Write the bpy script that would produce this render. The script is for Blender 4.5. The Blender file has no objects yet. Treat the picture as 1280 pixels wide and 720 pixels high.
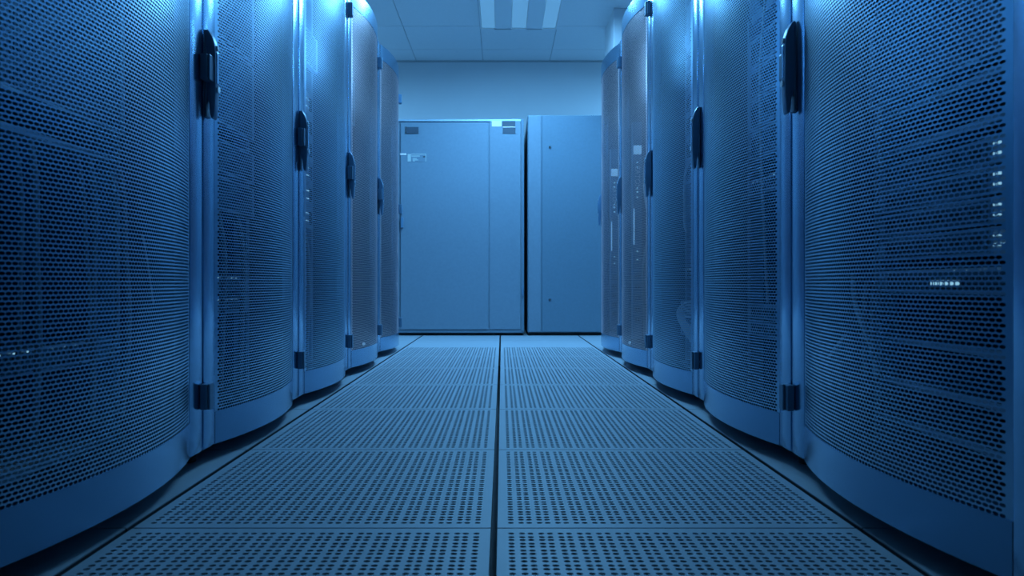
import bpy, bmesh, math, random
import numpy as np
from mathutils import Vector, Matrix
PI = math.pi
random.seed(7)
S = bpy.context.scene
COL = S.collection

# ------------------------------------------------------------------ camera
cam_d = bpy.data.cameras.new('camera'); cam = bpy.data.objects.new('camera', cam_d); COL.objects.link(cam)
cam.location = (0, 0, 0.403); cam.rotation_euler = (PI/2, 0, 0)
cam_d.sensor_width = 36; cam_d.lens = 967/1280*36
cam_d.shift_x = 12.5/1280; cam_d.shift_y = -6/1280
cam_d.clip_start = 0.02
cam_d.dof.use_dof = True; cam_d.dof.focus_distance = 2.6; cam_d.dof.aperture_fstop = 7.5
S.camera = cam
# ------------------------------------------------------------------ world, exposure, lamp strengths
w = bpy.data.worlds.new('world'); S.world = w; w.use_nodes = True
w.node_tree.nodes['Background'].inputs[0].default_value = (0.01, 0.12, 0.45, 1)
w.node_tree.nodes['Background'].inputs[1].default_value = 0.05
S.view_settings.view_transform = 'Standard'; S.view_settings.look = 'None'
S.view_settings.exposure = -0.12; S.view_settings.gamma = 1.0
S.view_settings.use_curve_mapping = False
S.cycles.sample_clamp_indirect = 2.5; S.cycles.blur_glossy = 1.0
LAMP_COLOR = (0.155, 0.50, 0.94)
LAMP_VISIBLE, LAMP_MAIN, LAMP_FILL_MID, LAMP_FILL_NEAR, LAMP_FILL_SIDE = 0.42, 84.0, 11.0, 0.6, 42.0  # mid, near and side strengths belong to unseen lamps added as fill

# ------------------------------------------------------------------ materials
def mat(name, base, rough=0.5, metal=0.0, noise=0.0, nscale=40, bump=0.0, spec=0.5, emit=None, estr=0.0, coat=0.0, stretch=None):
    m = bpy.data.materials.new(name); m.use_nodes = True
    nt = m.node_tree; b = nt.nodes['Principled BSDF']
    b.inputs['Base Color'].default_value = (*base, 1)
    b.inputs['Roughness'].default_value = rough; b.inputs['Metallic'].default_value = metal
    b.inputs['Specular IOR Level'].default_value = spec
    b.inputs['Coat Weight'].default_value = coat
    if emit:
        b.inputs['Emission Color'].default_value = (*emit, 1); b.inputs['Emission Strength'].default_value = estr
    if noise or bump:
        tc = nt.nodes.new('ShaderNodeTexCoord'); n = nt.nodes.new('ShaderNodeTexNoise')
        n.inputs['Scale'].default_value = nscale; n.inputs['Detail'].default_value = 4
        mp = nt.nodes.new('ShaderNodeMapping'); mp.inputs['Scale'].default_value = stretch or (1, 1, 1)
        nt.links.new(tc.outputs['Object'], mp.inputs[0]); nt.links.new(mp.outputs[0], n.inputs['Vector'])
        if noise:
            r = nt.nodes.new('ShaderNodeMapRange')
            r.inputs['From Min'].default_value = .3; r.inputs['From Max'].default_value = .7
            r.inputs['To Min'].default_value = 1-noise; r.inputs['To Max'].default_value = 1+noise
            mx = nt.nodes.new('ShaderNodeVectorMath'); mx.operation = 'SCALE'
            mx.inputs[0].default_value = base
            nt.links.new(n.outputs['Fac'], r.inputs['Value']); nt.links.new(r.outputs[0], mx.inputs['Scale'])
            nt.links.new(mx.outputs[0], b.inputs['Base Color'])
            r2 = nt.nodes.new('ShaderNodeMapRange')
            r2.inputs['To Min'].default_value = max(rough-.08, .05); r2.inputs['To Max'].default_value = rough+.08
            nt.links.new(n.outputs['Fac'], r2.inputs['Value']); nt.links.new(r2.outputs[0], b.inputs['Roughness'])
        if bump:
            bp = nt.nodes.new('ShaderNodeBump'); bp.inputs['Strength'].default_value = bump; bp.inputs['Distance'].default_value = .0006
            nt.links.new(n.outputs['Fac'], bp.inputs['Height']); nt.links.new(bp.outputs[0], b.inputs['Normal'])
    return m
M = {}
M['steel'] = mat('door_steel', (.28, .47, .66), .22, 1.0)
M['perf'] = mat('perforated_steel', (.50, .72, .88), .31, 1.0)
M['perf_warm'] = mat('perforated_steel_bronze', (.80, .62, .64), .30, 1.0)
M['case'] = mat('cabinet_case', (.09, .15, .22), .45, .4, .05, 20)
M['inside'] = mat('cabinet_inside', (.02, .05, .09), .5, .3, .05, 20)
M['dark'] = mat('dark_plastic', (.15, .27, .40), .36, 0.2, .05, 60)
M['hinge'] = mat('hinge_metal', (.13, .23, .33), .4, .3, .05, 60)
M['black'] = mat('black_rubber', (.015, .016, .018), .7)
M['chrome'] = mat('chrome', (.8, .82, .84), .15, 1.0)
M['tile'] = mat('floor_tile_laminate', (.35, .38, .41), .5, 0, .04, 60, .03)
M['tileedge'] = mat('tile_edge', (.03, .03, .035), .6)
M['slab'] = mat('subfloor_concrete', (.16, .16, .165), .8, 0, .1, 8)
M['wall'] = mat('painted_wall', (.78, .79, .80), .75, 0, .02, 3, .05)
M['ceil'] = mat('ceiling_tile', (.84, .85, .86), .85, 0, .03, 120, .1)
M['ceilbar'] = mat('ceiling_bar', (.5, .51, .52), .6)
M['crac'] = mat('cooling_unit_paint', (.215, .285, .35), .42, .1, .04, 60, .1)
M['crac2'] = mat('cooling_unit_paint_deep', (.155, .235, .30), .42, .1, .04, 60, .1)
M['white'] = mat('white_label', (1, .84, .82), .4)
M['pale'] = mat('pale_label', (.55, .6, .58), .4)
M['plate'] = mat('label_plate', (.07, .09, .12), .35)
M['srv'] = mat('server_face', (.18, .26, .34), .42, .5, .08, 50)
M['srv2'] = mat('server_face_light', (.50, .62, .72), .4, .5, .08, 50)
M['bay'] = mat('drive_bay', (.14, .22, .30), .4, .3, .08, 90)
M['vent'] = mat('vent_grille', (.04, .042, .046), .6)
M['cable'] = mat('pale_cable', (.95, .93, .93), .25)
M['cable2'] = mat('grey_cable', (.35, .36, .38), .5)
M['led'] = mat('status_light', (.6, .7, .8), .3, emit=(.35, .75, 1.0), estr=.75)
M['screen'] = mat('unit_screen', (.3, .4, .5), .3, emit=(.22, .55, .95), estr=.9)
M['housing'] = mat('lamp_housing', (.85, .86, .87), .6)
for k, s in (('lampvis', LAMP_VISIBLE), ('lampmain', LAMP_MAIN), ('lampfillmid', LAMP_FILL_MID), ('lampfillnear', LAMP_FILL_NEAR), ('lampfillside', LAMP_FILL_SIDE)):
    M[k] = mat(k.replace('lamp', 'lamp_diffuser_'), (.5, .5, .5), .5, emit=LAMP_COLOR, estr=s)

# ------------------------------------------------------------------ helpers
class MB:
    def __init__(s): s.v = []; s.f = []; s.mi = []
    def add(s, vs, fs, mi=0):
        n = len(s.v); s.v += [tuple(p) for p in vs]; s.f += [tuple(i+n for i in f) for f in fs]; s.mi += [mi]*len(fs)
    def box(s, x0, x1, y0, y1, z0, z1, mi=0):
        s.add([(x0,y0,z0),(x1,y0,z0),(x1,y1,z0),(x0,y1,z0),(x0,y0,z1),(x1,y0,z1),(x1,y1,z1),(x0,y1,z1)],
              [(0,3,2,1),(4,5,6,7),(0,1,5,4),(1,2,6,5),(2,3,7,6),(3,0,4,7)], mi)
    def cyl(s, a, b, r, n=16, mi=0, r2=None):
        a = Vector(a); b = Vector(b); d = (b-a).normalized()
        u = d.orthogonal().normalized(); w_ = d.cross(u); r2 = r if r2 is None else r2
        vs = [a+(u*math.cos(2*PI*i/n)+w_*math.sin(2*PI*i/n))*r for i in range(n)] + \
             [b+(u*math.cos(2*PI*i/n)+w_*math.sin(2*PI*i/n))*r2 for i in range(n)]
        fs = [(i, (i+1) % n, n+(i+1) % n, n+i) for i in range(n)] + [tuple(range(n-1, -1, -1)), tuple(range(n, 2*n))]
        s.add(vs, fs, mi)
    def prism(s, pts, y0, y1, mi=0):          # outline in x-z, extruded along y
        n = len(pts)
        s.add([(x, y0, z) for x, z in pts]+[(x, y1, z) for x, z in pts],
              [tuple(range(n)), tuple(range(2*n-1, n-1, -1))]+[(i, n+i, n+(i+1) % n, (i+1) % n) for i in range(n)], mi)
    def build(s, name, mats, parent=None, bevel=0, smooth=False):
        me = bpy.data.meshes.new(name); me.from_pydata(s.v, [], s.f)
        if not isinstance(mats, (list, tuple)): mats = [mats]
        for m in mats: me.materials.append(m)
        me.polygons.foreach_set('material_index', s.mi)
        bm = bmesh.new(); bm.from_mesh(me); bmesh.ops.recalc_face_normals(bm, faces=bm.faces)
        if bevel:
            bmesh.ops.bevel(bm, geom=[e for e in bm.edges if len(e.link_faces) == 2 and e.calc_face_angle(0) > .6],
                            offset=bevel, segments=2, affect='EDGES', profile=.6)
        bm.to_mesh(me); bm.free()
        if smooth: me.shade_smooth(); me.set_sharp_from_angle(angle=.7)
        o = bpy.data.objects.new(name, me); COL.objects.link(o)
        if parent: o.parent = parent
        return o
def empty(name, loc=(0,0,0), rz=0):
    o = bpy.data.objects.new(name, None); COL.objects.link(o); o.location = loc; o.rotation_euler = (0,0,rz); o.empty_display_size = .1
    return o
def tag(o, label, cat, group=None):
    o['label'] = label; o['category'] = cat
    if group: o['group'] = group
    return o
def struct(o): o['kind'] = 'structure'; return o
def children(o): return [c for c in bpy.data.objects if c.parent == o]
def copy_tree(o, parent=None):
    c = o.copy(); COL.objects.link(c); c.parent = parent
    for ch in children(o): copy_tree(ch, c)
    return c
def np_mesh(name, V, Q, m):
    me = bpy.data.meshes.new(name); nq = len(Q)
    me.vertices.add(len(V)); me.vertices.foreach_set('co', np.asarray(V, np.float32).ravel())
    me.loops.add(nq*4); me.loops.foreach_set('vertex_index', np.asarray(Q, np.int32).ravel())
    me.polygons.add(nq); me.polygons.foreach_set('loop_start', np.arange(nq, dtype=np.int32)*4)
    me.polygons.foreach_set('use_smooth', np.zeros(nq, bool)); me.materials.append(m); me.update(calc_edges=True); me.validate()
    return me
def perforated(cells, ra, rb, N, mapf, back, sup=1.0):
    """cells: rows (u0,u1,v0,v1,uc,vc,hole?) ; mapf(u,v)->(xyz, normal); holes are ellipses ra x rb cut through `back` metres of sheet"""
    cells = np.asarray(cells, float)
    H = cells[cells[:, 6] > .5]; P = cells[cells[:, 6] <= .5]
    ang = (np.arange(N)+.0)*2*PI/N
    ca, sa = np.cos(ang), np.sin(ang)
    u0, u1, v0, v1, uc, vc = [H[:, i:i+1] for i in range(6)]
    hw = (u1-u0)/2; hh = (v1-v0)/2; mu = (u0+u1)/2; mv = (v0+v1)/2
    k = 1/np.maximum(np.abs(ca), np.abs(sa))
    OU = mu+hw*(ca*k); OV = mv+hh*(sa*k)
    IU = uc+ra*np.sign(ca)*np.abs(ca)**sup; IV = vc+rb*np.sign(sa)*np.abs(sa)**sup
    n = len(H)
    po, _ = mapf(OU.ravel(), OV.ravel()); pi, nn = mapf(IU.ravel(), IV.ravel()); pb = pi-nn*back
    V = np.concatenate([po, pi, pb])
    b = (np.arange(n)*N)[:, None]; i = np.arange(N)[None]; j = (i+1) % N
    o0, o1 = b+i, b+j; i0, i1 = o0+n*N, o1+n*N; b0, b1 = o0+2*n*N, o1+2*n*N
    Q = [np.stack([o0, o1, i1, i0], -1).reshape(-1, 4), np.stack([i0, i1, b1, b0], -1).reshape(-1, 4)]
    if len(P):
        U = np.stack([P[:, 0], P[:, 1], P[:, 1], P[:, 0]], 1); W = np.stack([P[:, 2], P[:, 2], P[:, 3], P[:, 3]], 1)
        pp, _ = mapf(U.ravel(), W.ravel()); Q.append(len(V)+np.arange(len(P)*4).reshape(-1, 4)); V = np.concatenate([V, pp])
    return V, np.concatenate(Q)
def link(name, me, parent=None):
    o = bpy.data.objects.new(name, me); COL.objects.link(o)
    if parent: o.parent = parent
    return o
def curve(name, pts, r, m, parent=None, cyclic=False):
    cu = bpy.data.curves.new(name, 'CURVE'); cu.dimensions = '3D'; cu.bevel_depth = r; cu.bevel_resolution = 2; cu.use_fill_caps = True
    sp = cu.splines.new('NURBS'); sp.points.add(len(pts)-1); sp.order_u = 4; sp.use_endpoint_u = not cyclic; sp.use_cyclic_u = cyclic
    for p, q in zip(sp.points, pts): p.co = (*q, 1)
    cu.materials.append(m)
    o = bpy.data.objects.new(name, cu); COL.objects.link(o)
    me = bpy.data.meshes.new_from_object(o); bpy.data.objects.remove(o)
    me.name = name; me.shade_smooth()
    o = bpy.data.objects.new(name, me); COL.objects.link(o)
    if parent: o.parent = parent
    return o

# ------------------------------------------------------------------ room
CEIL = 2.403; BACK = 6.96; FRONT = -2.0; SX = 3.6
b = MB(); b.box(-SX-.1, SX+.1, FRONT-.1, BACK+.1, -.42, -.34); struct(b.build('floor', M['slab']))
b = MB(); b.box(-SX-.1, SX+.1, BACK, BACK+.1, -.34, CEIL+.2); struct(b.build('wall_back', M['wall']))
b = MB(); b.box(-SX-.1, SX+.1, FRONT-.1, FRONT, -.34, CEIL+.2); struct(b.build('wall_rear', M['slab']))
b = MB(); b.box(-SX-.1, -SX, FRONT, BACK, -.34, CEIL+.2); struct(b.build('wall_left', M['wall']))
b = MB(); b.box(SX, SX+.1, FRONT, BACK, -.34, CEIL+.2); struct(b.build('wall_right', M['wall']))
LX0, LY0 = -.171, 6.02                       # ceiling grid origin
b = MB(); b.box(-SX, SX, FRONT, BACK, CEIL+.006, CEIL+.10, 1)
i0 = math.ceil((-SX-LX0)/.6)-1; i1 = math.floor((SX-LX0)/.6)+1
j0 = math.ceil((FRONT-LY0)/.6)-1; j1 = math.floor((BACK-LY0)/.6)+1
for i in range(i0, i1):
    for j in range(j0, j1+1):
        x0 = max(LX0+.6*i+.003, -SX); x1 = min(LX0+.6*(i+1)-.003, SX)
        y0 = max(LY0+.6*j+.003, FRONT); y1 = min(LY0+.6*(j+1)-.003, BACK)
        if x1-x0 > .01 and y1-y0 > .01: b.box(x0, x1, y0, y1, CEIL, CEIL+.02)
struct(b.build('ceiling', [M['ceil'], M['ceilbar']]))
b = MB(); b.box(-SX, SX, BACK-.012, BACK, CEIL-.013, CEIL-.001); struct(b.build('trim_1', M['ceilbar']))
b = MB(); b.box(.812, 1.40, 5.62, 6.10, 1.76, CEIL-.001); b.box(.805, 1.41, 5.61, 6.11, 1.72, 1.76)
duct = b.build('overhead_duct', M['wall'], bevel=.004)
tag(duct, 'plain square overhead duct at the ceiling beyond the right cabinet row', 'duct')

def lamp(loc, mk, label, L=1.194):
    r = empty('ceiling_light', loc); tag(r, label, 'ceiling light', 'three-lane ceiling lights')
    h = MB()
    h.box(0, .594, 0, L, .0, .004)
    for a, c in ((0, .010), (.116, .240), (.356, .478), (.584, .594)): h.box(a, c, 0, L, -.022, 0)
    h.box(0, .594, 0, .012, -.022, 0); h.box(0, .594, L-.012, L, -.022, 0)
    h.build('housing', M['housing'], r)
    for a, c in ((.012, .114), (.242, .354), (.480, .582)):
        t = MB(); t.box(a, c, .014, L-.014, -.0135, -.002, 1); t.add([(a, .014, -.014), (a, L-.014, -.014), (c, L-.014, -.014), (c, .014, -.014)], [(0, 1, 2, 3)]); t.build('diffuser', [M[mk], M['housing']], r)
    return r
lamp((LX0+.003, LY0-.66+.003, CEIL-.005), 'lampvis', 'three-lane ceiling light seen above the end of the aisle', .654)
lamp((LX0+.003, LY0-1.8+.003, CEIL-.005), 'lampmain', 'bright three-lane ceiling light just out of view over the aisle', 1.13)
lamp((LX0+.003, LY0-3.6+.003, CEIL-.005), 'lampfillmid', 'added unseen three-lane fill light over the middle of the aisle')  # unseen, added to even out the brightness along the floor
lamp((LX0+.003, LY0-5.4+.003, CEIL-.005), 'lampfillnear', 'added unseen dimmer three-lane fill light over the near end of the aisle')  # unseen, added overhead so the near floor is not too dark
for sx, nm in ((-4, 'left'), (3, 'right')):  # unseen lamps on both sides, added to brighten the back wall and ceiling
    lamp((LX0+.003+.6*sx, LY0-.6+.003, CEIL-.005), 'lampfillside', f'added unseen three-lane fill light behind the {nm} cabinet row at the back wall')
    lamp((LX0+.003+.6*sx, LY0-3.0+.003, CEIL-.005), 'lampfillside', f'added unseen three-lane fill light behind the middle of the {nm} cabinet row')

# ------------------------------------------------------------------ raised floor
SEAM = -.013
ctr = []; x = .027-.3
ctr.append(x)
for k in range(35): x += .0174 if k % 2 == 0 else .0136; ctr.append(x)
off = (ctr[0]+ctr[-1])/2; ctr = [c-off for c in ctr]
def tile_cells(hw, hh):
    eu = [-hw]+[(a+c)/2 for a, c in zip(ctr, ctr[1:])]+[hw]; ev = [-hh]+[(a+c)/2 for a, c in zip(ctr, ctr[1:])]+[hh]
    return [(eu[i], eu[i+1], ev[j], ev[j+1], ctr[i], ctr[j], 1) for i in range(36) for j in range(36)]
def flat(u, v): 
    return np.stack([u, v, u*0], 1), np.tile(np.array([[0, 0, 1.]]), (len(u), 1))
HW, HH = .2945, .2980
V, Q = perforated(tile_cells(HW, HH), .0050, .0047, 16, flat, .004)
tile_me = np_mesh('perforated_floor_tile', V, Q, M['tile'])
b = MB(); t_ = .012
b.box(-HW, -HW+t_, -HH, HH, -.03, -.0005); b.box(HW-t_, HW, -HH, HH, -.03, -.0005)
b.box(-HW+t_, HW-t_, -HH, -HH+t_, -.03, -.0005); b.box(-HW+t_, HW-t_, HH-t_, HH, -.03, -.0005)
rim0 = b.build('tile_edge', M['tileedge']); rim_me = rim0.data
ROWN = ['nearest the camera', 'second from the camera', 'third from the camera', 'fourth from the camera', 'fifth from the camera', 'sixth from the camera', 'seventh from the camera', 'eighth from the camera', 'ninth from the camera', 'just before the back units', 'under the back units']
first = True
for r in range(7):
    for s, sx in (('left', -1), ('right', 1)):
        o = link('perforated_floor_tile', tile_me); o.location = (SEAM+sx*.3, .673+.6*r+.3, 0)
        tag(o, f'perforated metal floor tile {s} of the centre seam, {ROWN[r]}', 'floor tile', 'perforated floor tiles down the aisle')
        if first: e = rim0; first = False
        else: e = link('tile_edge', rim_me)
        e.parent = o
b = MB(); b.box(-HW, HW, -HH, HH, -.002, 0); b.box(-HW, HW, -HH, HH, -.03, -.0021, 1); pl = b.build('plain_floor_tile', [M['tile'], M['tileedge']]); plain_me = pl.data
bpy.data.objects.remove(pl)
for r in range(7, 11):
    for s, sx in (('left', -1), ('right', 1)):
        if .673+.6*r > 6.5: continue
        o = link('plain_floor_tile', plain_me); o.location = (SEAM+sx*.3, .673+.6*r+.3, 0)
        tag(o, f'plain solid floor tile {s} of the centre seam, ' + ['first beyond the perforated tiles', 'against the back units', 'under the back units', ''][r-7], 'floor tile', 'plain floor tiles at the end of the aisle')
ORD = ['first', 'second', 'third', 'fourth', 'fifth', 'sixth', 'seventh', 'eighth', 'ninth', 'tenth']
for r in range(0, 10):
    for s, sx in (('left', -1), ('right', 1)):
        for c in (1,):
            o = link('plain_floor_tile', plain_me); o.location = (SEAM+sx*(.3+.6*c), .673+.6*r+.3, 0)
            tag(o, f'plain solid floor tile running under the {s} cabinet row, {ORD[r]} from the camera', 'floor tile', f'plain floor tiles along the {s} cabinet row')

# ------------------------------------------------------------------ server cabinet prototype (faces +x, door plane x=0, y from -.4 to .4)
ZB, ZT, ZP0, ZP1 = .036, 1.690, .110, 1.612
AY, SAG = .328, .044
R_ = (AY**2+SAG**2)/(2*SAG)
def arcx(y): return np.sqrt(np.maximum(R_*R_-np.asarray(y)**2, 0))-(R_-SAG)
def make_rack():
    r = empty('server_cabinet')
    b = MB()
    for s in (-1, 1):
        q = MB(); y0, y1 = sorted((s*.384, s*.398)); q.box(-.93, -.036, y0, y1, ZB+.005, ZT-.006); q.build('side_panel', M['case'], r, bevel=.002)
    q = MB(); q.box(-.93, -.036, -.383, .383, ZT-.03, ZT-.004); q.build('roof_panel', M['case'], r, bevel=.002)
    q = MB(); q.box(-.93, -.036, -.383, .383, ZB, ZB+.04); q.build('base_panel', M['case'], r, bevel=.002)
    q = MB(); q.box(-.93, -.915, -.383, .383, ZB+.041, ZT-.031); q.build('back_panel', M['inside'], r)
    for s in (-1, 1):
        cs = []
        zz = np.arange(.10, 1.64, .0148)
        for a, c in zip(zz, zz[1:]):
            cs.append((-.0125, .0125, a, c, 0, (a+c)/2, 1))
        mp = lambda u, v, s=s: (np.stack([u*0-.118, u+s*.256, v], 1), np.tile(np.array([[1., 0, 0]]), (len(u), 1)))
        V, Q = perforated(cs, .0045, .0045, 8, mp, .002, .35)
        rail = link('mounting_rail', np_mesh('mounting_rail', V, Q, M['srv2']), r)
        q = MB(); y0, y1 = sorted((s*.2685, s*.2705)); q.box(-.165, -.118, y0, y1, .08, 1.65); q.build('rail_flange', M['srv2'], rail)
    for sx in (-.06, -.86):
        for sy in (-.35, .35):
            q = MB(); q.cyl((sx, sy, 0.001), (sx, sy, .012), .024, 16); q.cyl((sx, sy, .012), (sx, sy, ZB+.001), .010, 12)
            q.build('foot', M['black'], r, smooth=True)
    # door : stiles and top and bottom bands
    q = MB()
    n = 28; ys = np.linspace(-AY, AY, n+1); xs = arcx(ys)
    for z0, z1 in ((ZB, ZP0), (ZP1, ZT)):
        for i in range(n):
            x0, x1 = xs[i], xs[i+1]
            q.add([(x0, ys[i], z0), (x1, ys[i+1], z0), (x1, ys[i+1], z1), (x0, ys[i], z1)], [(0, 1, 2, 3)])
            q.add([(-.034, ys[i], z0), (-.034, ys[i+1], z0), (-.034, ys[i+1], z1), (-.034, ys[i], z1)], [(3, 2, 1, 0)])
            for z, f in ((z0, 1), (z1, 0)):
                q.add([(-.034, ys[i], z), (x0, ys[i], z), (x1, ys[i+1], z), (-.034, ys[i+1], z)], [(3, 2, 1, 0) if f else (0, 1, 2, 3)])
    bands = q; q = MB()
    for s in (-1, 1):
        y0, y1 = sorted((s*AY, s*.3955)); q.box(-.034, 0, y0, y1, ZB, ZT)
    door = q.build('door', M['steel'], r, bevel=.0028)
    tmp = bands.build('door_bands', M['steel'])
    me = door.data; bm = bmesh.new(); bm.from_mesh(tmp.data); bmesh.ops.remove_doubles(bm, verts=bm.verts, dist=1e-5)
    bmesh.ops.recalc_face_normals(bm, faces=bm.faces); bm.from_mesh(me)
    bm.to_mesh(me); bm.free(); bpy.data.objects.remove(tmp)
    me.shade_smooth(); me.set_sharp_from_angle(angle=.45)
    # perforated sheet
    EDG = .010; nu, nv = 64, 228
    U = np.linspace(-AY+EDG, AY-EDG, nu+1); W = np.linspace(ZP0-.001, ZP1+.001, nv+1); du = U[1]-U[0]
    cs = [(-AY, U[0], W[0], W[-1], 0, 0, 0), (U[-1], AY, W[0], W[-1], 0, 0, 0)]
    for j in range(nv):
        v0, v1 = W[j], W[j+1]; vc = (v0+v1)/2
        if j % 2 == 0:
            for i in range(nu): cs.append((U[i], U[i+1], v0, v1, (U[i]+U[i+1])/2, vc, 1))
        else:
            cs.append((U[0], U[0]+du/2, v0, v1, 0, 0, 0)); cs.append((U[-1]-du/2, U[-1], v0, v1, 0, 0, 0))
            for i in range(nu-1): cs.append((U[i]+du/2, U[i+1]+du/2, v0, v1, U[i+1], vc, 1))
    def mp(u, v):
        x = arcx(u)-.0015; nrm = np.stack([x+.0015+(R_-SAG), u, u*0], 1)/R_
        return np.stack([x, u, v], 1), nrm
    V, Q = perforated(cs, .0046, .0024, 8, mp, .0005, .75)
    link('perforated_panel', np_mesh('perforated_panel', V, Q, M['perf']), door)
    # hinges: right-hand edge of the door (seen from the front) = +y when facing +x
    for zc in (.156, .873, 1.567):
        q = MB(); q.box(.0005, .016, .379, .421, zc-.028, zc+.028); q.box(.016, .021, .383, .408, zc-.0285, zc+.0285)
        q.build('hinge', M['hinge'], door, bevel=.003)
    # swing handle on the other edge
    zt, zb = .965, .765; Y = -.381
    q = MB()
    q.prism([(.0003, zt-.004), (.004, zt-.001), (.010, zt-.006), (.017, zt-.018), (.022, zt-.034), (.0245, zt-.055), (.025, zb+.075), (.0235, zb+.035), (.021, zb+.006),
             (.018, zb), (.014, zb+.002), (.0115, zb+.012), (.0095, zb+.035), (.005, zb+.050), (.0003, zb+.055)][::-1], Y-.012, Y+.012)
    h = q.build('handle', M['dark'], r, bevel=.003, smooth=True)
    q = MB(); q.box(.0003, .005, Y-.0145, Y+.0145, zb+.004, zt-.012); q.build('handle_plate', M['hinge'], h, bevel=.003)
    q = MB(); q.box(.0240, .0263, Y-.006, Y+.006, zb+.078, zt-.052); q.build('handle_insert', M['steel'], h, bevel=.001)
    q = MB(); q.cyl((.022, Y, zt-.042), (.0268, Y, zt-.042), .006, 16); q.build('screw', M['chrome'], h, smooth=True)
    q = MB(); q.cyl((.022, Y, zb+.066), (.0285, Y, zb+.066), .0075, 20); q.build('lock', M['chrome'], h, smooth=True)
    return r
proto = make_rack()
POS = ['nearest', 'second', 'third', 'fourth', 'farthest']
XL, XR = -.655, .628
CY = lambda side, k: 1.295+.8*k-(.015 if side == 'right' else 0)
RACK = {}
warm_me = None
for side in ('left', 'right'):
    for k in range(5):
        o = proto if (side == 'left' and k == 0) else copy_tree(proto)
        c = CY(side, k)
        o.location = (XL if side == 'left' else XR, c, 0); o.rotation_euler = (0, 0, 0 if side == 'left' else PI)
        nm = {0: 'nearest and cut by the frame', 1: 'second from the camera', 2: 'third from the camera', 3: 'fourth, white badge low on mesh', 4: 'farthest, next to back units'}[k]
        tag(o, f'curved mesh-door server cabinet, {side} row, {nm}', 'server cabinet', f'{side} row of server cabinets')
        RACK[side, k] = o
        if k >= 3:
            for ch in children(o):
                if ch.name.startswith('door'):
                    for g in children(ch):
                        if g.name.startswith('perforated_panel'):
                            if warm_me is None:
                                warm_me = g.data.copy(); warm_me.materials[0] = M['perf_warm']
                            g.data = warm_me
        if k == 3:
            for ch in children(o):
                if ch.name.startswith('door'):
                    q = MB(); n = 20; yc = 0.12 if side == 'right' else -.2
                    xb = float(arcx(yc)); sl = -yc/R_
                    ring = [(xb+.0005+sl*.020*math.cos(2*PI*i/n), yc+.020*math.cos(2*PI*i/n), .128+.007*math.sin(2*PI*i/n)) for i in range(n)]
                    ring2 = [(p[0]+.003, p[1], p[2]) for p in ring]
                    q.add(ring+ring2, [tuple(range(n)), tuple(range(2*n-1, n-1, -1))]+[(i, n+i, n+(i+1) % n, (i+1) % n) for i in range(n)])
                    q.build('badge', M['white'], ch)

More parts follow.
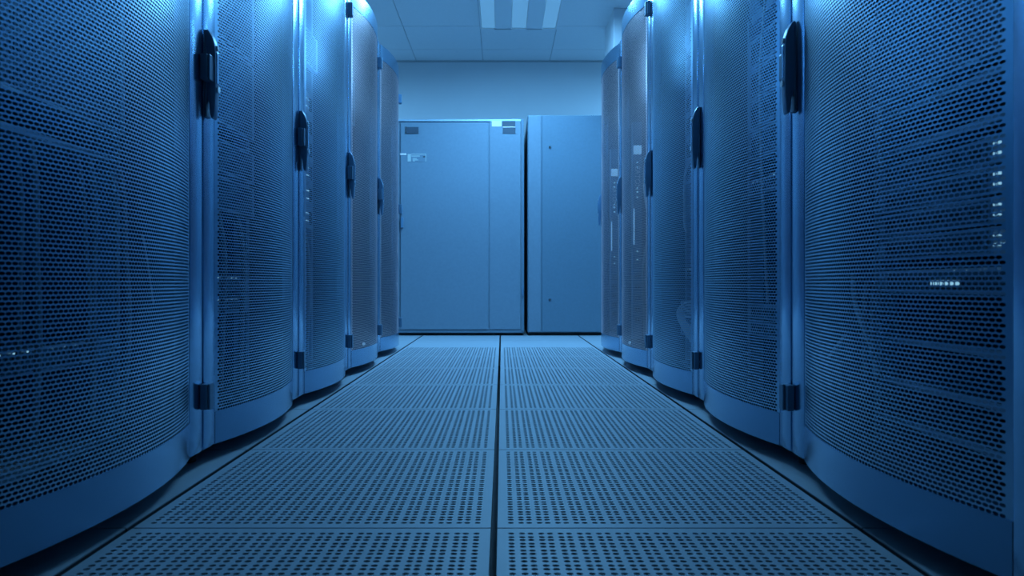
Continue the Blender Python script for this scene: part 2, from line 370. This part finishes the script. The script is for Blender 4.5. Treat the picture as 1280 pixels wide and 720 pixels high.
# ------------------------------------------------------------------ equipment inside the cabinets
def front(side, k, y, z, name):        # an empty at the equipment's front centre bottom, in the cabinet's own frame
    sx = 1 if side == 'left' else -1
    return empty(name, ((XL if side == 'left' else XR)-sx*.114, CY(side, k)+sx*y, z), 0 if side == 'left' else PI)
U1 = .0445
def server_meshes(kind, U):
    H = U*U1-.002; r = empty('rack_server'); P = {}
    q = MB(); q.box(-.62, -.008, -.218, .218, .001, H-.001); q.build('chassis', M['srv'], r)
    face = {'server': 'srv2', 'blade': 'srv', 'storage': 'srv', 'switch': 'srv2'}[kind]
    q = MB(); q.box(-.008, 0.002, -.241, .241, 0, H)
    q.build('front_panel', M[face], r, bevel=.0012)
    if kind == 'server':
        nb = 6
        for i in range(nb):
            y0 = -.205+i*.052
            q = MB(); q.box(.002, .007, y0, y0+.048, H*.12, H*.86); q.box(.007, .0078, y0+.008, y0+.040, H*.3, H*.7, 1); q.build('drive_bay', [M['bay'], M['vent']], r, bevel=.0008)
        for rr in range(2):
            q = MB()
            for i in range(5): q.box(.002, .0045, .118+i*.012, .122+i*.012, H*(.3+.35*rr), H*(.3+.35*rr)+.004)
            q.build('status_lights', M['led'], r)
        q = MB()
        for i in range(9): q.box(.002, .0032, .18+i*.005, .1825+i*.005, H*.2, H*.8)
        q.build('vent', M['vent'], r)
    elif kind == 'switch':
        q = MB(); q.box(.002, .005, -.20, .16, H*.12, H*.88); q.build('port_block', M['bay'], r, bevel=.0006)
        q = MB()
        for i in range(20):
            for j in range(2): q.box(.005, .0055, -.194+i*.0175, -.182+i*.0175, H*(.2+.33*j), H*(.2+.33*j)+.009)
        q.build('ports', M['vent'], r)
        q = MB()
        for i in range(0, 20, 2): q.box(.005, .0062, -.192+i*.0175, -.1885+i*.0175, H*.86, H*.86+.0025)
        q.build('status_lights', M['led'], r)
    elif kind == 'blade':
        n = 14
        for i in range(n):
            y0 = -.212+i*.0303
            q = MB(); q.box(.002, .012, y0, y0+.028, H*.05, H*.95); q.box(.012, .020, y0+.004, y0+.010, H*.12, H*.3); q.box(.012, .020, y0+.004, y0+.010, H*.7, H*.88)
            q.build('blade', M['srv2'] if i % 4 else M['bay'], r, bevel=.001)
        q = MB()
        for i in range(n):
            q.box(.012, .0132, -.212+i*.0303+.016, -.212+i*.0303+.0195, H*.83, H*.83+.004)
            if i % 3: q.box(.012, .0132, -.212+i*.0303+.016, -.212+i*.0303+.0195, H*.76, H*.76+.004)
        q.build('status_lights', M['led'], r)
    elif kind == 'storage':
        nu, nv = 46, max(3, int(H/.0095)); du = .44/nu; dv = (H-.01)/nv
        cs = []
        for j in range(nv):
            for i in range(nu): cs.append((-.22+i*du, -.22+(i+1)*du, .005+j*dv, .005+(j+1)*dv, -.22+(i+.5)*du, .005+(j+.5)*dv, 1))
        mp = lambda u, v: (np.stack([u*0+.020, u, v], 1), np.tile(np.array([[1., 0, 0]]), (len(u), 1)))
        V, Q = perforated(cs, .0037, .0037, 8, mp, .002)
        link('perforated_bezel', np_mesh('perforated_bezel', V, Q, M['srv']), r)
        q = MB(); q.box(.002, .022, -.238, -.2205, 0, H); q.box(.002, .022, .2205, .238, 0, H); q.box(.002, .022, -.22, .22, 0, .0045); q.box(.002, .022, -.22, .22, H-.0045, H)
        q.build('bezel_frame', M['srv2'], r, bevel=.001)
    return r
CACHE = {}
NAME = {'server': ('rack_server', 'grey rack server with drive bays', 'server'), 'switch': ('network_switch', 'flat network switch with rows of ports', 'network switch'),
        'blade': ('blade_enclosure', 'tall blade enclosure with upright blades', 'blade enclosure'), 'storage': ('storage_unit', 'storage unit behind a perforated bezel', 'storage unit')}
def put(side, k, kind, U, z, cnt={}):
    p = front(side, k, 0, z, NAME[kind][0])
    key = (kind, U)
    if key not in CACHE: CACHE[key] = server_meshes(kind, U)
    src = CACHE[key]
    for ch in children(src):
        c = ch.copy(); COL.objects.link(c); c.parent = p
    return p
def fill(side, k, items):
    tot = {}
    for kind, U, z in items: tot[kind] = tot.get(kind, 0)+1
    seen = {}
    for kind, U, z in sorted(items, key=lambda t: -t[2]):
        p = put(side, k, kind, U, z); i = seen.get(kind, 0); seen[kind] = i+1
        pos = 'the only one' if tot[kind] == 1 else (f'{ORD[i]} from the top' if i else 'topmost')
        if kind == 'storage' and tot[kind] == 2: pos = ('upper of two', 'lower of two')[i]
        tag(p, f'{NAME[kind][1]} in {POS[k]} {side} cabinet, {pos}', NAME[kind][2], f'{NAME[kind][2]}s in the {POS[k]} {side} cabinet')
def run(kind, U, z, n, gap=0.001): return [(kind, U, z+i*(U*U1+gap)) for i in range(n)]
fill('right', 0, run('server', 1, .446, 4) + [('switch', 1, .385), ('storage', 4, .74), ('blade', 8, .95)])
fill('left', 0, [('storage', 8, .697), ('server', 2, 1.10), ('switch', 1, .255), ('server', 2, 1.2)])
fill('right', 1, run('server', 2, .76, 4) + [('blade', 7, 1.14), ('switch', 1, .66), ('server', 1, .30), ('server', 1, .25)])
fill('left', 1, [('storage', 5, .83), ('storage', 5, 1.06), ('storage', 2, .60), ('storage', 2, .70), ('switch', 1, .38), ('switch', 1, .32), ('blade', 6, 1.3)])
fill('right', 2, run('server', 2, .8, 5) + [('switch', 1, .42), ('storage', 3, .2), ('blade', 6, 1.3)])
fill('left', 2, run('server', 2, .62, 6) + [('switch', 1, .3), ('switch', 1, .36), ('storage', 3, 1.25)])
fill('right', 3, run('server', 1, .9, 6) + [('blade', 7, 1.2), ('storage', 3, .3)])
fill('left', 3, run('server', 2, .55, 5) + [('switch', 1, .3), ('storage', 5, 1.2)])
fill('right', 4, run('server', 2, .7, 4) + [('blade', 7, 1.2), ('switch', 1, .4)])
fill('left', 4, run('server', 2, .6, 5) + [('storage', 5, 1.2), ('switch', 1, .4)])
for src in CACHE.values():
    for ch in children(src): bpy.data.objects.remove(ch)
    bpy.data.objects.remove(src)

# shelves: open trays with a lipped front edge and upright dividers
def shelf(side, k, z, label, perf=False, m='srv2'):
    p = front(side, k, 0, z, 'rack_shelf'); tag(p, label, 'shelf', 'metal shelves in the near cabinets')
    q = MB(); q.box(-.008, .002, -.241, .241, 0, .012); q.build('front_lip', M[m], p, bevel=.001)
    if perf:
        cs = [(-.5+i*.0125, -.5+(i+1)*.0125, -.22+j*.0125, -.22+(j+1)*.0125, -.5+(i+.5)*.0125, -.22+(j+.5)*.0125, 1) for i in range(39) for j in range(35)]
        V, Q = perforated(cs, .0035, .0035, 8, lambda u, v: (np.stack([u, v, u*0+.006], 1), np.tile(np.array([[0, 0, 1.]]), (len(u), 1))), .002)
        link('tray', np_mesh('tray', V, Q, M['white']), p)
    else:
        q = MB(); q.box(-.5, -.009, -.22, .22, .002, .005); q.build('tray', M['srv'], p)
    return p
shelf('right', 0, .716, 'metal shelf edge high in the nearest right cabinet, above the drawer')
shelf('right', 0, .645, 'metal shelf edge in the nearest right cabinet, just above the servers')
shelf('right', 0, .290, 'metal shelf in the nearest right cabinet, first below the label strip')
shelf('right', 0, .212, 'metal shelf in the nearest right cabinet, middle of the lower three')
shelf('right', 0, .140, 'metal shelf at the very bottom of the nearest right cabinet')
shelf('left', 0, .640, 'metal shelf in the nearest left cabinet, under the perforated storage unit')
shelf('left', 0, .092, 'pale perforated tray lit at the bottom of the nearest left cabinet', True)

# vertical power strips with screen and lettering
def text_mesh(s, size, m, parent, name='lettering'):
    cu = bpy.data.curves.new(name, 'FONT'); cu.body = s; cu.size = size; cu.extrude = .0006; cu.align_x = 'CENTER'; cu.align_y = 'CENTER'
    o = bpy.data.objects.new(name, cu); COL.objects.link(o)
    me = bpy.data.meshes.new_from_object(o); me.name = name; me.materials.clear(); me.materials.append(m)
    bpy.data.objects.remove(o)
    o = bpy.data.objects.new(name, me); COL.objects.link(o); o.parent = parent
    return o
for k in (3, 4):
    p = empty('power_strip', (XR+.057, CY('right', k)+.4-.165, .0)); p.rotation_euler = (0, 0, -PI/2)
    tag(p, f'upright black power strip with screen and white lettering in the {POS[k]} right cabinet', 'power strip', 'upright power strips in the far right cabinets')
    q = MB(); q.box(-.045, 0, -.023, .023, .12, 1.22); q.build('housing', M['dark'], p, bevel=.003)
    q = MB(); q.box(0, .003, -.020, .020, 1.055, 1.10); q.build('screen', M['screen'], p)
    t = text_mesh('EATON', .036, M['white'], p); t.location = (.001, 0, .935); t.rotation_euler = (0, -PI/2, 0)
    t.rotation_euler = Matrix(((0, 0, 1), (0, 1, 0), (-1, 0, 0))).to_euler()
    q = MB(); q.box(0, .003, -.020, -.014, .60, .78); q.build('light_bar', M['screen'], p)
    for i in range(5):
        q = MB(); zz = .20+i*.055; q.box(0, .004, -.016, .016, zz, zz+.036); q.box(.004, .0045, -.009, -.005, zz+.012, zz+.024, 1); q.box(.004, .0045, .005, .009, zz+.012, zz+.024, 1)
        q.build('outlet', [M['bay'], M['vent']], p)
    q = MB()
    for z in (1.01, .985, .88, .86, .835, .56, .52): q.box(0, .0025, -.004, .004, z, z+.007)
    q.build('status_lights', M['led'], p)

# cables
def cable(side, k, pts, r, label, m='cable', group=None):
    sx = 1 if side == 'left' else -1; bx = XL if side == 'left' else XR
    W_ = [(bx+sx*x, CY(side, k)+y, z) for x, y, z in pts]
    o = curve('patch_cable', W_, r, M[m]); tag(o, label, 'cable', group); return o
cable('right', 2, [(-.012, -.31, .83), (-.002, -.26, .815), (.004, -.235, .78), (.004, -.23, .70), (.004, -.235, .64), (.002, -.22, .60), (-.002, -.24, .575)], .0045,
      'pale cable hanging in a bow behind the mesh of the third right cabinet')
LOOP = ['outermost', 'second from outside', 'third from outside', 'third from inside', 'second from inside', 'innermost']
for i in range(6):
    a = .0125*i
    cable('right', 2, [(-.014, -.315, .340-a*.8), (-.002, -.25, .345-a*.9), (.012-a*.12, -.150-a*1.4, .315-a*.4), (.012-a*.12, -.150-a*1.4, .280), (.0-a*.05, -.23-a*.4, .228+a*.5), (-.014, -.31, .190+a*.9)], .0030,
          f'{LOOP[i]} cable of the pale looped bundle low in the third right cabinet', group='bundle of looped cables in the third right cabinet')
cable('right', 3, [(-.014, -.31, .99), (-.003, -.275, .95), (.002, -.26, .90), (.002, -.265, .83), (-.001, -.28, .77), (-.008, -.30, .70)], .0045, 'pale cable curving down behind the mesh of the fourth right cabinet')
cable('right', 4, [(-.04, -.33, .98), (-.035, -.25, .93), (-.03, -.20, .90), (-.03, -.24, .78), (-.03, -.26, .6)], .004, 'pale cable curving down behind the mesh of the farthest right cabinet')
for i in range(5):
    cable('right', 1, [(-.10, -.22+.012*i, .75), (-.09, -.20+.01*i, .66), (-.08, -.23+.02*i, .52), (-.09, -.18+.01*i, .40), (-.10, -.22+.012*i, .27)], .0035,
          ['grey cable of the hanging bunch in the second right cabinet, nearest the camera', 'pale cable second in the hanging bunch of the second right cabinet', 'grey cable in the middle of the bunch in the second right cabinet', 'pale cable fourth in the hanging bunch of the second right cabinet', 'grey cable of the hanging bunch in the second right cabinet, farthest away'][i], 'cable' if i % 2 else 'cable2', 'bunch of cables in the second right cabinet')
cable('right', 1, [(-.09, .02, 1.2), (-.07, .01, 1.05), (-.07, .02, .9), (-.07, .0, .76), (-.08, .02, .6), (-.09, .01, .35)], .004, 'long pale cable hanging down the middle of the second right cabinet')
for i, (y0, y1) in enumerate(((.30, .20), (.24, .245), (.21, .205))):
    cable('right', 0, [(-.09, y0, .42-.01*i), (-.085, y0, .38), (-.085, (y0+y1)/2, .32), (-.085, y1, .27), (-.09, y1, .22)], .005,
          ['slanting pale cable behind the mesh of the nearest right cabinet', 'upright grey cable hanging below the servers of the nearest right cabinet', 'second upright grey cable, toward the camera in the nearest right cabinet'][i], 'cable' if i == 0 else 'cable2')
cable('right', 0, [(-.06, .27, .30), (-.055, .30, .275), (-.05, .325, .25)], .003, 'short slanting cable end low in the nearest right cabinet')
cable('right', 0, [(-.10, .20, .76), (-.09, .19, .72), (-.09, .205, .66), (-.10, .2, .63)], .005, 'thick cable beside the shelf edges high in the nearest right cabinet')
LN = ['closest to the camera', 'beside the closest one', 'in the middle', 'slightly bowed', 'near the far rail', 'against the far rail']
for i, y in enumerate((-.10, -.06, .08, .12, .19, .23)):
    cable('left', 0, [(-.10, y, .63), (-.09, y+.01, .56), (-.09, y-.012*(i % 2), .45), (-.09, y+.02*(i % 3), .33), (-.10, y+.01, .26-.12*(i % 2))], .006 if i % 2 else .004,
          f'cable hanging under the shelf of the nearest left cabinet, {LN[i]}', 'cable2')
cable('left', 0, [(-.05, .22, .50), (-.045, .235, .45), (-.045, .245, .40), (-.05, .27, .36)], .0018, 'thin pale wire behind the mesh near the far edge of the nearest left cabinet')
for side, k, ys in (('left', 1, (-.05, 0.1)), ('left', 2, (-.1, .05)), ('left', 3, (-.08, .05)), ('right', 3, (0.1, .2))):
    for i, y in enumerate(ys):
        cable(side, k, [(-.10, y, .60), (-.08, y+.02, .5), (-.08, y-.01, .35), (-.09, y+.01, .2), (-.09, y, .12)], .008,
              f'thick grey cable low in the {POS[k]} {side} cabinet, ' + ('nearer the camera', 'farther from the camera')[i], 'cable2')

# pale label squares on the nearest right switch; glow added against the dim interior
for o in list(bpy.data.objects):
    if o.name.startswith('network_switch') and o.parent is None and o.location.x > 0 and o.location.y < 1.6:
        q = MB(); q.box(.006, .009, -.045, .045, .010, .026); lab = q.build('label_strip', M['bay'], o)
        q = MB()
        for i in range(6): q.box(.009, .0105, -.041+i*.0145, -.032+i*.0145, .013, .023)
        q.build('label_squares', M['led'], lab)
# ------------------------------------------------------------------ back units
FY = 5.95; PX = FY/967
def wx(px): return (px-627.5)*PX
def wz(py): return .403+(354-py)*PX
r = empty('cooling_unit', (-.4, FY, 0))
tag(r, 'wide painted cooling unit with wide door, standing across the left end of the aisle', 'cooling unit')
def loc(q, name, m, parent, root, bevel=0, **k):
    o = q.build(name, m, parent, bevel, **k)
    off_ = root.location
    for v in o.data.vertices: v.co = v.co-off_
    return o
ZTOP = wz(149.5)
q = MB(); q.box(-1.25, wx(655), FY, 6.90, .022, ZTOP); loc(q, 'body', M['crac'], r, r, .003)
q = MB(); q.box(-1.24, wx(654), FY+.02, 6.88, 0.001, .0215); loc(q, 'plinth', M['black'], r, r)
q = MB(); q.box(wx(501), wx(610.3), FY-.012, FY-.0005, .048, wz(153.5)); dr = loc(q, 'door', M['crac'], r, r, .0025)
q = MB(); q.box(wx(612), wx(650.5), FY-.010, FY-.0005, .048, wz(152.5)); sp = loc(q, 'side_panel', M['crac'], r, r, .0025)
q = MB(); q.box(-1.24, wx(499.3), FY-.012, FY-.0005, .048, wz(153.5)); loc(q, 'door', M['crac'], r, r, .0025)
q = MB(); q.box(wx(651.6), wx(655), FY-.014, FY-.0005, .036, ZTOP); loc(q, 'corner_post', M['crac2'], r, r, .002)
q = MB(); q.box(-1.25, wx(651), FY-.012, FY-.0005, wz(152), wz(149.6)); loc(q, 'top_trim', M['srv2'], r, r, .001)
q = MB(); q.box(-1.25, wx(655), FY-.006, FY-.0005, .0225, .042); loc(q, 'bottom_trim', M['crac2'], r, r, .001)
F = FY-.0125
def plate(x0, x1, y0, y1, name, m, parent, d=.002, base=F):
    q = MB(); q.box(wx(x0), wx(x1), base-d, base, wz(y1), wz(y0)); return loc(q, name, M[m], parent, r, .0004)
pt = plate(507.5, 523.5, 159.3, 167.3, 'recessed_grip', 'plate', dr, .006)
plate(507, 508.3, 159, 167, 'grip_highlight_edge', 'chrome', dr, .007)
plate(500.2, 508.3, 192, 194.1, 'label', 'white', dr)
lb = plate(509.5, 532.8, 192.6, 202.4, 'label', 'crac', dr, .001)
plate(509.8, 513.9, 193, 202.2, 'label', 'pale', dr, .0018)
q = MB()
for x0, x1, y0, y1 in ((514, 532.8, 192.6, 193.5), (532.2, 532.9, 193, 202.4), (514.5, 525, 194.9, 196), (516, 521, 198, 199), (516, 523, 199.7, 200.7), (516.5, 519, 201, 202)):
    q.box(wx(x0), wx(x1), F-.0022, F-.001, wz(y1), wz(y0))
loc(q, 'label_print', M['pale'], dr, r)
plate(529, 531.8, 195.7, 197, 'label_mark', 'black', dr, .002)
F2 = FY-.0105
plate(614.8, 627, 151.2, 158.6, 'label', 'white', sp, .002, F2)
plate(628, 644, 151.6, 158.2, 'nameplate', 'plate', sp, .004, F2)
plate(628.3, 644, 158.6, 159.8, 'label', 'white', sp, .004, F2)
plate(628.5, 644.3, 160.2, 167.3, 'nameplate', 'plate', sp, .004, F2)
q = MB(); q.box(wx(651.8), wx(654.5), FY-.026, FY-.0145, wz(370), wz(358)); loc(q, 'hinge', M['hinge'], r, r, .002)
q = MB(); q.box(wx(501.5), wx(504.5), FY-.030, FY-.0125, wz(285), wz(272)); q.box(wx(501.5), wx(503.5), FY-.022, FY-.0125, wz(268), wz(259)); loc(q, 'latch', M['dark'], dr, r, .002)

r2 = empty('switchgear_cabinet', (.6, FY, 0))
tag(r2, 'taller plain painted cabinet with small round locks, right of the cooling unit', 'cabinet')
q = MB(); q.box(wx(659.5), 1.3, FY, 6.90, .025, wz(144.2)); loc(q, 'body', M['crac2'], r2, r2, .003)
q = MB(); q.box(wx(660.5), 1.29, FY+.02, 6.88, 0.001, .0245); loc(q, 'plinth', M['black'], r2, r2)
q = MB(); q.box(wx(660.5), wx(676.2), FY-.010, FY-.0005, .03, wz(145)); loc(q, 'side_strip', M['crac'], r2, r2, .0025)
q = MB(); q.box(wx(678), 1.29, FY-.012, FY-.0005, .03, wz(144.6)); d2 = loc(q, 'door', M['crac2'], r2, r2, .0025)
for py in (184.5, 374.5):
    q = MB(); q.cyl((wx(687.3), FY-.018, wz(py)), (wx(687.3), FY-.0125, wz(py)), .010, 20); q.box(wx(687.3)-.008, wx(687.3)+.008, FY-.0195, FY-.018, wz(py)-.002, wz(py)+.002)
    loc(q, 'lock', M['chrome'], d2, r2, smooth=True)
